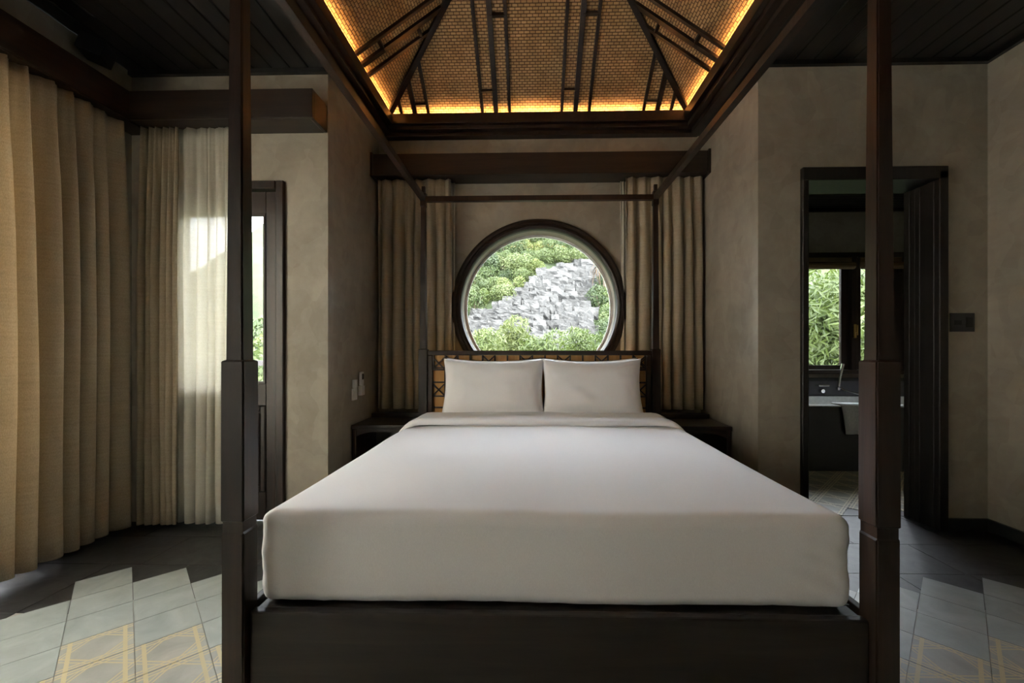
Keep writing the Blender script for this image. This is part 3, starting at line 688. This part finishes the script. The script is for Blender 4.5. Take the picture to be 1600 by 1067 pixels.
# ------------------------------------------------------------------ BATHROOM
tub = empty('bathtub', (3.6, 4.42, 0)); setp(tub, 'white enamel bathtub in a black stone surround under the bathroom window', 'bathtub')
boxes('surround', [(2.6, BX1 - .002, 4.03, 4.075, .003, .615), (2.6, 2.645, 4.076, 4.86, .003, .615)], STONE, tub, .004)
boxes('rim', [(2.60, BX1 - .002, 4.02, 4.10, .616, .63), (2.60, 2.68, 4.101, 4.82, .616, .63), (2.60, BX1 - .002, 4.82, 4.87, .616, .63)], ENAMEL, tub, .004)
def tubbowl():
    bm = bmesh.new(); secs = ((.628, 0), (.40, .06), (.20, .12), (.15, .2)); prev = None
    for z, i in secs:
        cur = [bm.verts.new(p) for p in ((2.681 + i, 4.101 + i * .8, z), (4.95 - i, 4.101 + i * .8, z), (4.95 - i, 4.819 - i * .8, z), (2.681 + i, 4.819 - i * .8, z))]
        if prev:
            for k in range(4): bm.faces.new((prev[k], prev[(k + 1) % 4], cur[(k + 1) % 4], cur[k]))
        prev = cur
    bm.faces.new(prev); o = link('bowl', tomesh(bm), ENAMEL, tub); o.location = -WL(tub); m = o.modifiers.new('t', 'SOLIDIFY'); m.thickness = .012; m.offset = -1
tubbowl()
lg = empty('stone_ledge', (3.6, 4.93, 0)); setp(lg, 'dark grey stone ledge between the bathtub and the window', 'ledge')
box('ledge_body', (2.6, BX1 - .002, 4.875, BY - .002, .003, .80), GRANITE, lg, .004); box('ledge_top', (2.6, BX1 - .002, 4.865, BY - .002, .801, .835), STONE, lg, .004)
e = empty('bath_mixer', (3.30, 4.86, .72)); setp(e, 'chrome bath mixer with two controls on the stone ledge', 'tap')
box('lever', (3.25, 3.37, 4.80, 4.874, .745, .765), CHROME, e, .005); bm = bmesh.new(); tube(bm, [(3.31, 4.874, .69), (3.31, 4.82, .69)], .022, 14); o = link('knob', tomesh(bm), CHROME, e, smooth=False); o.location = -WL(e)
e = empty('hand_shower', (3.52, 4.85, .70)); setp(e, 'slim chrome hand shower with its hose dropping to the tub', 'shower')
bm = bmesh.new(); tube(bm, [(3.50, 4.84, .74), (3.515, 4.84, .86), (3.545, 4.835, 1.0)], [.014, .013, .018], 10); o = link('wand', tomesh(bm), CHROME, e); o.location = -WL(e)
bm = bmesh.new(); tube(bm, [(3.50, 4.84, .735), (3.54, 4.80, .70), (3.60, 4.65, .67), (3.64, 4.45, .645), (3.66, 4.25, .64)], .007, 8); o = link('hose', tomesh(bm), CHROME, e); o.location = -WL(e)
box('bracket', (3.485, 3.515, 4.835, 4.873, .70, .735), CHROME, e, .004)
def towel():
    bm = bmesh.new(); prof = [(4.14, .637), (4.09, .638), (4.03, .637), (4.012, .625), (4.010, .5), (4.012, .36)]; prev = None
    for k, (y, z) in enumerate(prof):
        t = k / 5; x0 = 2.915 + .10 * max(0, t - .5); cur = [bm.verts.new((x0 + (3.25 - x0) * i / 6, y - .006 * math.sin(i * 2.1) * (k > 3), z)) for i in range(7)]
        if prev:
            for i in range(6): bm.faces.new((prev[i], prev[i + 1], cur[i + 1], cur[i]))
        prev = cur
    o = link('bath_mat', tomesh(bm), cloth('grey_towelling', (.40, .41, .40), (.52, .53, .52), weave=200), None, None, True); m = o.modifiers.new('t', 'SOLIDIFY'); m.thickness = .007; m.offset = 1; setp(o, 'pale grey bath mat hung over the bathtub edge', 'bath mat')
towel()
for x0, x1, lab in ((WX0 + .06, 3.72, 'rolled bamboo blind over the wider bathroom sash'), (3.80, 4.29, 'rolled bamboo blind over the narrower bathroom sash')):
    e = empty('bamboo_blind', ((x0 + x1) / 2, BY - .06, 2.1)); setp(e, lab, 'blind', 'bathroom window blinds')
    box('head_rail', (x0, x1, BY - .065, BY - .035, 2.235, 2.262), WOODX, e)
    bm = bmesh.new(); tube(bm, [(x0 + .01, BY - .085, 2.135), (x1 - .01, BY - .085, 2.135)], .042, 14); o = link('roll', tomesh(bm), BAMBOO, e); o.location = -WL(e)
    for k in range(5): box('slat', (x0 + .01, x1 - .01, BY - .056, BY - .046, 2.137 + k * .02, 2.154 + k * .02), BAMBOO, e)

# ------------------------------------------------------------------ OUTDOORS
g = box('ground', (-90, 90, 5.6, 110, -1.2, -1.0), HILL); setp(g, 'grassy ground outside the house', 'ground', kind=S)
bal = box('balcony_floor', (-6, -1.6, YW + .21, 4.3, -.25, -.02), SLATE); setp(bal, 'stone balcony floor outside the glazed door', 'balcony', kind=S)
rl = empty('balcony_railing', (-3.3, 4.15, 0)); setp(rl, 'dark timber balcony railing seen through the glazed door', 'railing')
box('top_rail', (-5.6, -1.7, 4.12, 4.18, 1.0, 1.05), WOODX, rl); box('bottom_rail', (-5.6, -1.7, 4.13, 4.17, .10, .14), WOODX, rl)
bm = bmesh.new(); addbox(bm, -.018, .018, -.018, .018, 0, .858); bme = tomesh(bm); bme.materials.append(WOODV)
for k in range(28):
    o = bpy.data.objects.new('baluster', bme); C.objects.link(o); o.parent = rl; o.location = Vector((-5.5 + k * .14, 4.15, .141)) - WL(rl)
# hillside: z = slope(Y)
def hz_(x, y):
    t = max(0, y - 22); return -1.0 + t * .86 + 1.2 * min(1, t / 3) * noise.noise(Vector((x * .12, y * .12, 3))) + .5 * min(1, t / 3) * noise.noise(Vector((x * .4, y * .4, 7)))
bm = bmesh.new(); gr = [[bm.verts.new((-26 + 52 * i / 80, 21 + 19 * j / 50, hz_(-26 + 52 * i / 80, 21 + 19 * j / 50))) for i in range(81)] for j in range(51)]
for j in range(50):
    for i in range(80): bm.faces.new((gr[j][i], gr[j][i + 1], gr[j + 1][i + 1], gr[j + 1][i]))
hill = link('hillside', tomesh(bm), HILL, None, None, True); setp(hill, 'steep overgrown hillside rising behind the house', 'hill', kind=S)
def hit(px, py):
    """point on the hillside in the direction of photo point"""
    u = (px - 832) / 650; v = (548 - py) / 650; y = 21.
    while y < 39.5 and 1.15 + v * y > hz_(u * y, y): y += .1
    return Vector((u * y, y, hz_(u * y, y)))
# limestone outcrop: individual blocks
rocks = empty('limestone_cliff', (1.5, 26, 2)); setp(rocks, 'grey limestone outcrop of jointed blocks on the hillside', 'cliff')
rme = []
for s in range(8):
    random.seed(40 + s); bm = bmesh.new(); bmesh.ops.create_cube(bm, size=1); bmesh.ops.subdivide_edges(bm, edges=bm.edges[:], cuts=2, use_grid_fill=True)
    for v in bm.verts:
        n_ = noise.noise(v.co * 2.3 + Vector((s * 5, 0, 0))); v.co *= 1 + n_ * .16; v.co += Vector([random.uniform(-.045, .045) for _ in range(3)])
    me = tomesh(bm, 'rock'); me.materials.append(ROCK); rme.append(me)
poly = [(705, 548), (712, 505), (745, 490), (790, 470), (830, 440), (868, 415), (905, 412), (945, 425), (935, 450), (925, 480), (932, 520), (930, 560), (800, 560)]
def inside(x, y):
    c = False; j = len(poly) - 1
    for i in range(len(poly)):
        (xi, yi), (xj, yj) = poly[i], poly[j]
        if (yi > y) != (yj > y) and x < (xj - xi) * (y - yi) / (yj - yi) + xi: c = not c
        j = i
    return c
random.seed(5); nr = 0
y = 408
while y < 560:
    x = 700 + random.uniform(0, 8)
    while x < 950:
        st = random.uniform(9, 19); yy = y + (832 - x) * .10 + random.uniform(-2.5, 2.5)
        if inside(x, yy) and nr < 298:
            p = hit(x, yy); sc_ = p.y / 650
            o = bpy.data.objects.new('limestone_block', random.choice(rme)); C.objects.link(o); o.parent = rocks; nr += 1
            col_ = x > 840 and yy > 470
            o.scale = (st * sc_ * 1.22, random.uniform(1.1, 1.9), sc_ * random.uniform(11, 17) * (1.35 if col_ else 1)); o.rotation_euler = (random.uniform(-.08, .05), random.uniform(-.10, .03), random.uniform(-.13, .13))
            o.location = p + Vector((0, random.uniform(.0, .28), .05)) - WL(rocks)
        x += st
    y += 8.6
print('rocks', nr)
# backing rock mass
bm = bmesh.new(); N = 40; gr = []
for j in range(N + 1):
    row = []
    for i in range(N + 1):
        x, y = 700 + 250 * i / N, 408 + 150 * j / N; p = hit(x, y); row.append(bm.verts.new(p + Vector((0, -.12, .05 + .25 * noise.noise(p * 1.5))) - WL(rocks)) if inside(x, y) else None)
    gr.append(row)
for j in range(N):
    for i in range(N):
        q = (gr[j][i], gr[j][i + 1], gr[j + 1][i + 1], gr[j + 1][i])
        if all(q): bm.faces.new(q)
for v in [v for v in bm.verts if not v.link_faces]: bm.verts.remove(v)
link('rock_bed', tomesh(bm), ROCK, rocks)
# bushes
def bush_mesh(seed, leaves, size, mat, lance=False, shells=7, zr=.85, xr=.6):
    random.seed(seed); vs = []; fs = []
    lobes = [(Vector((random.uniform(-xr, xr), random.uniform(-xr, xr), random.uniform(.25, zr))), random.uniform(.35, .6)) for _ in range(shells)]
    for _ in range(leaves):
        c, r = random.choice(lobes); d = Vector((random.gauss(0, 1), random.gauss(0, 1), random.gauss(.25, 1))).normalized()
        p = c + d * r * random.uniform(.8, 1.05)
        if p.z < 0: continue
        nn = (d + Vector([random.uniform(-.8, .8) for _ in range(3)])).normalized(); a = nn.orthogonal().normalized()
        a = (Matrix.Rotation(random.uniform(0, 6.28), 3, nn) @ a); b = nn.cross(a); s = size * random.uniform(.6, 1.3); l_, w_ = (s * 1.9, s * .42) if lance else (s, s * .6)
        if lance: a = (a + Vector((0, 0, -.5))).normalized()
        k = len(vs); vs += [p - a * l_, p + b * w_ + nn * s * .12, p + a * l_, p - b * w_ + nn * s * .12]; fs.append((k, k + 1, k + 2, k + 3))
    me = bpy.data.meshes.new('foliage'); me.from_pydata([tuple(v) for v in vs], [], fs); me.materials.append(mat); return me
BM_ = [bush_mesh(60 + k, 3200, .05, LEAFS[k % 3]) for k in range(6)]
BT_ = [bush_mesh(90 + k, 7000, .055, LEAF2, True, 24, 3.0, .38) for k in range(3)]
BL_ = [bush_mesh(80 + k, 7000, .055, LEAF2, True, 20, 2.1) for k in range(3)]
def stem_mesh():
    bm = bmesh.new()
    for k in range(5):
        a = k * 1.26; tube(bm, [(0.04 * math.cos(a), .04 * math.sin(a), -.3), (.2 * math.cos(a), .2 * math.sin(a), .35), (.45 * math.cos(a), .45 * math.sin(a), .8)], [.04, .03, .015], 6)
    me = tomesh(bm, 'stems'); me.materials.append(BARK); return me
STEM = stem_mesh()
def bush(name, me, p, s, lab, group, cat='bush', sz=None):
    e = empty(name, p, random.uniform(0, 6.28)); k = random.uniform(.9, 1.15); setp(e, lab, cat, group)
    for nm, m in (('foliage', me), ('stems', STEM)):
        o = bpy.data.objects.new(nm, m); C.objects.link(o); o.parent = e; o.scale = (s, s, sz or s * k)
random.seed(21)
nb = 0; yy = 345
while yy < 575:
    x = 655 + random.uniform(0, 10)
    while x < 1012:
        if not inside(x, yy + 4) and not inside(x, yy - 6):
            kb = random.choice((0, 1, 1, 2, 3, 4, 4, 5)); zone = 'below the limestone outcrop' if yy > 545 else 'beside the palm, past the outcrop' if x > 925 else 'climbing the slope above the limestone outcrop' if yy < 420 else 'along the lower flank of the limestone outcrop'
            p = hit(x, yy + 4); bush('hillside_bush', BM_[kb], p - Vector((0, 0, .25)), random.uniform(.75, 1.35), '%s bush on the hillside %s' % (('deep green', 'mid green', 'yellowish green')[kb % 3], zone), 'bushes on the hillside'); nb += 1
        x += random.uniform(20, 30)
    yy += 15
print('bushes', nb)
for i, (px, top, Y, s) in enumerate(((762, 514, 11, .85), (808, 494, 13.2, .95), (852, 512, 11, .8), (897, 512, 13.2, .95), (942, 520, 11, .85), (720, 520, 13.2, .85))):
    hgt = 1.15 + (548 - top) / 650 * Y + 1.0      # rooted in the ground, crown reaching the window view
    bush('garden_shrub', BT_[i % 3], ((px - 832) / 650 * Y, Y, -1.0), hgt / 3.45, 'bright leafy garden shrub, ' + ('tallest of those in front of the limestone outcrop' if i == 1 else 'lower one in front of the limestone outcrop'), 'shrubs outside the round window', sz=hgt / 3.45)
random.seed(33)
for i, (x, y, z, s) in enumerate(((5.45, 7.7, -1, 1.05), (7.5, 8.3, -1, 1.1), (8.7, 10.5, -1, 1.25), (6.3, 10.1, -1, 1.25), (10.6, 12.8, -1, 1.4), (8.0, 13.0, -1, 1.45))):
    bush('bathroom_garden_shrub', BT_[i % 3], (x, y, z), s, 'tall shrub with long bright leaves outside the bathroom window', 'shrubs outside the bathroom', sz=s)
for i, (x, y, z, s) in enumerate(((-8.6, 12.2, -1, 1.6), (-6.2, 9.6, -1, 1.3), (-11.6, 15.4, -1, 2.3), (-6.4, 17.4, -1, 2.0), (-15.0, 20.5, -1, 2.9), (-5.2, 12.4, -1, 1.4))):
    bush('balcony_tree', BM_[i % 5], (x, y, z), s, 'leafy tree growing beyond the balcony railing', 'trees beyond the balcony', 'tree')
pp = hit(938, 452); crown = pp.z + 1.45; pp = Vector((pp.x, pp.y - 1.3, hz_(pp.x, pp.y - 1.3))); crown -= pp.z; pe = empty('palm', pp); setp(pe, 'small palm with drooping dry brown fronds beside the limestone outcrop', 'palm')
bm = bmesh.new(); tube(bm, [(0, 0, -.3), (.05, 0, crown * .5), (0, 0, crown)], [.13, .10, .08], 8); link('trunk', tomesh(bm), BARK, pe)
FROND = simple('dry_frond', (.085, .055, .03), .8); random.seed(3)
fb = bmesh.new(); prev = None
for k in range(7):
    t = k / 6; x = .9 * math.sin(t * 1.5); z = .25 * math.sin(t * 3.0) - .9 * t * t; w_ = .10 * (1 - t) + .012
    cur = [fb.verts.new((x, q * w_, z - abs(q) * .04)) for q in (-1, 0, 1)]
    if prev: fb.faces.new((prev[0], prev[1], cur[1], cur[0])); fb.faces.new((prev[1], prev[2], cur[2], cur[1]))
    prev = cur
fme = tomesh(fb, 'frond'); fme.materials.append(FROND)
for k in range(14):
    o = bpy.data.objects.new('frond', fme); C.objects.link(o); o.parent = pe; o.location = (0, 0, crown); o.scale = (1.15, 1.15, 1.4); o.rotation_euler = (random.uniform(-.3, .3), random.uniform(-.1, .6), k * .449)
# far karst peak
bm = bmesh.new(); N = 40; gr = []
for j in range(N + 1):
    row = []
    for i in range(N + 1):
        x, y = -20 + 40 * i / N, -20 + 40 * j / N; r = math.hypot(x, y); n_ = noise.noise(Vector((x * .15, y * .15, 0)))
        row.append(bm.verts.new((x, y, max(-1, 17 * math.exp(-(r / 11) ** 2.2) * (1 + .3 * n_) + .8 * noise.noise(Vector((x * .5, y * .5, 4))) - 1))))
    gr.append(row)
for j in range(N):
    for i in range(N): bm.faces.new((gr[j][i], gr[j][i + 1], gr[j + 1][i + 1], gr[j + 1][i]))
pk = link('karst_peak', tomesh(bm), leaf_mat('far_green', (0.072, 0.088, 0.064), (0.096, 0.116, 0.084), (0.120, 0.136, 0.104)), None, (-45, 66, -.4), True); setp(pk, 'distant green karst peak seen through the balcony door', 'hill', kind=S)
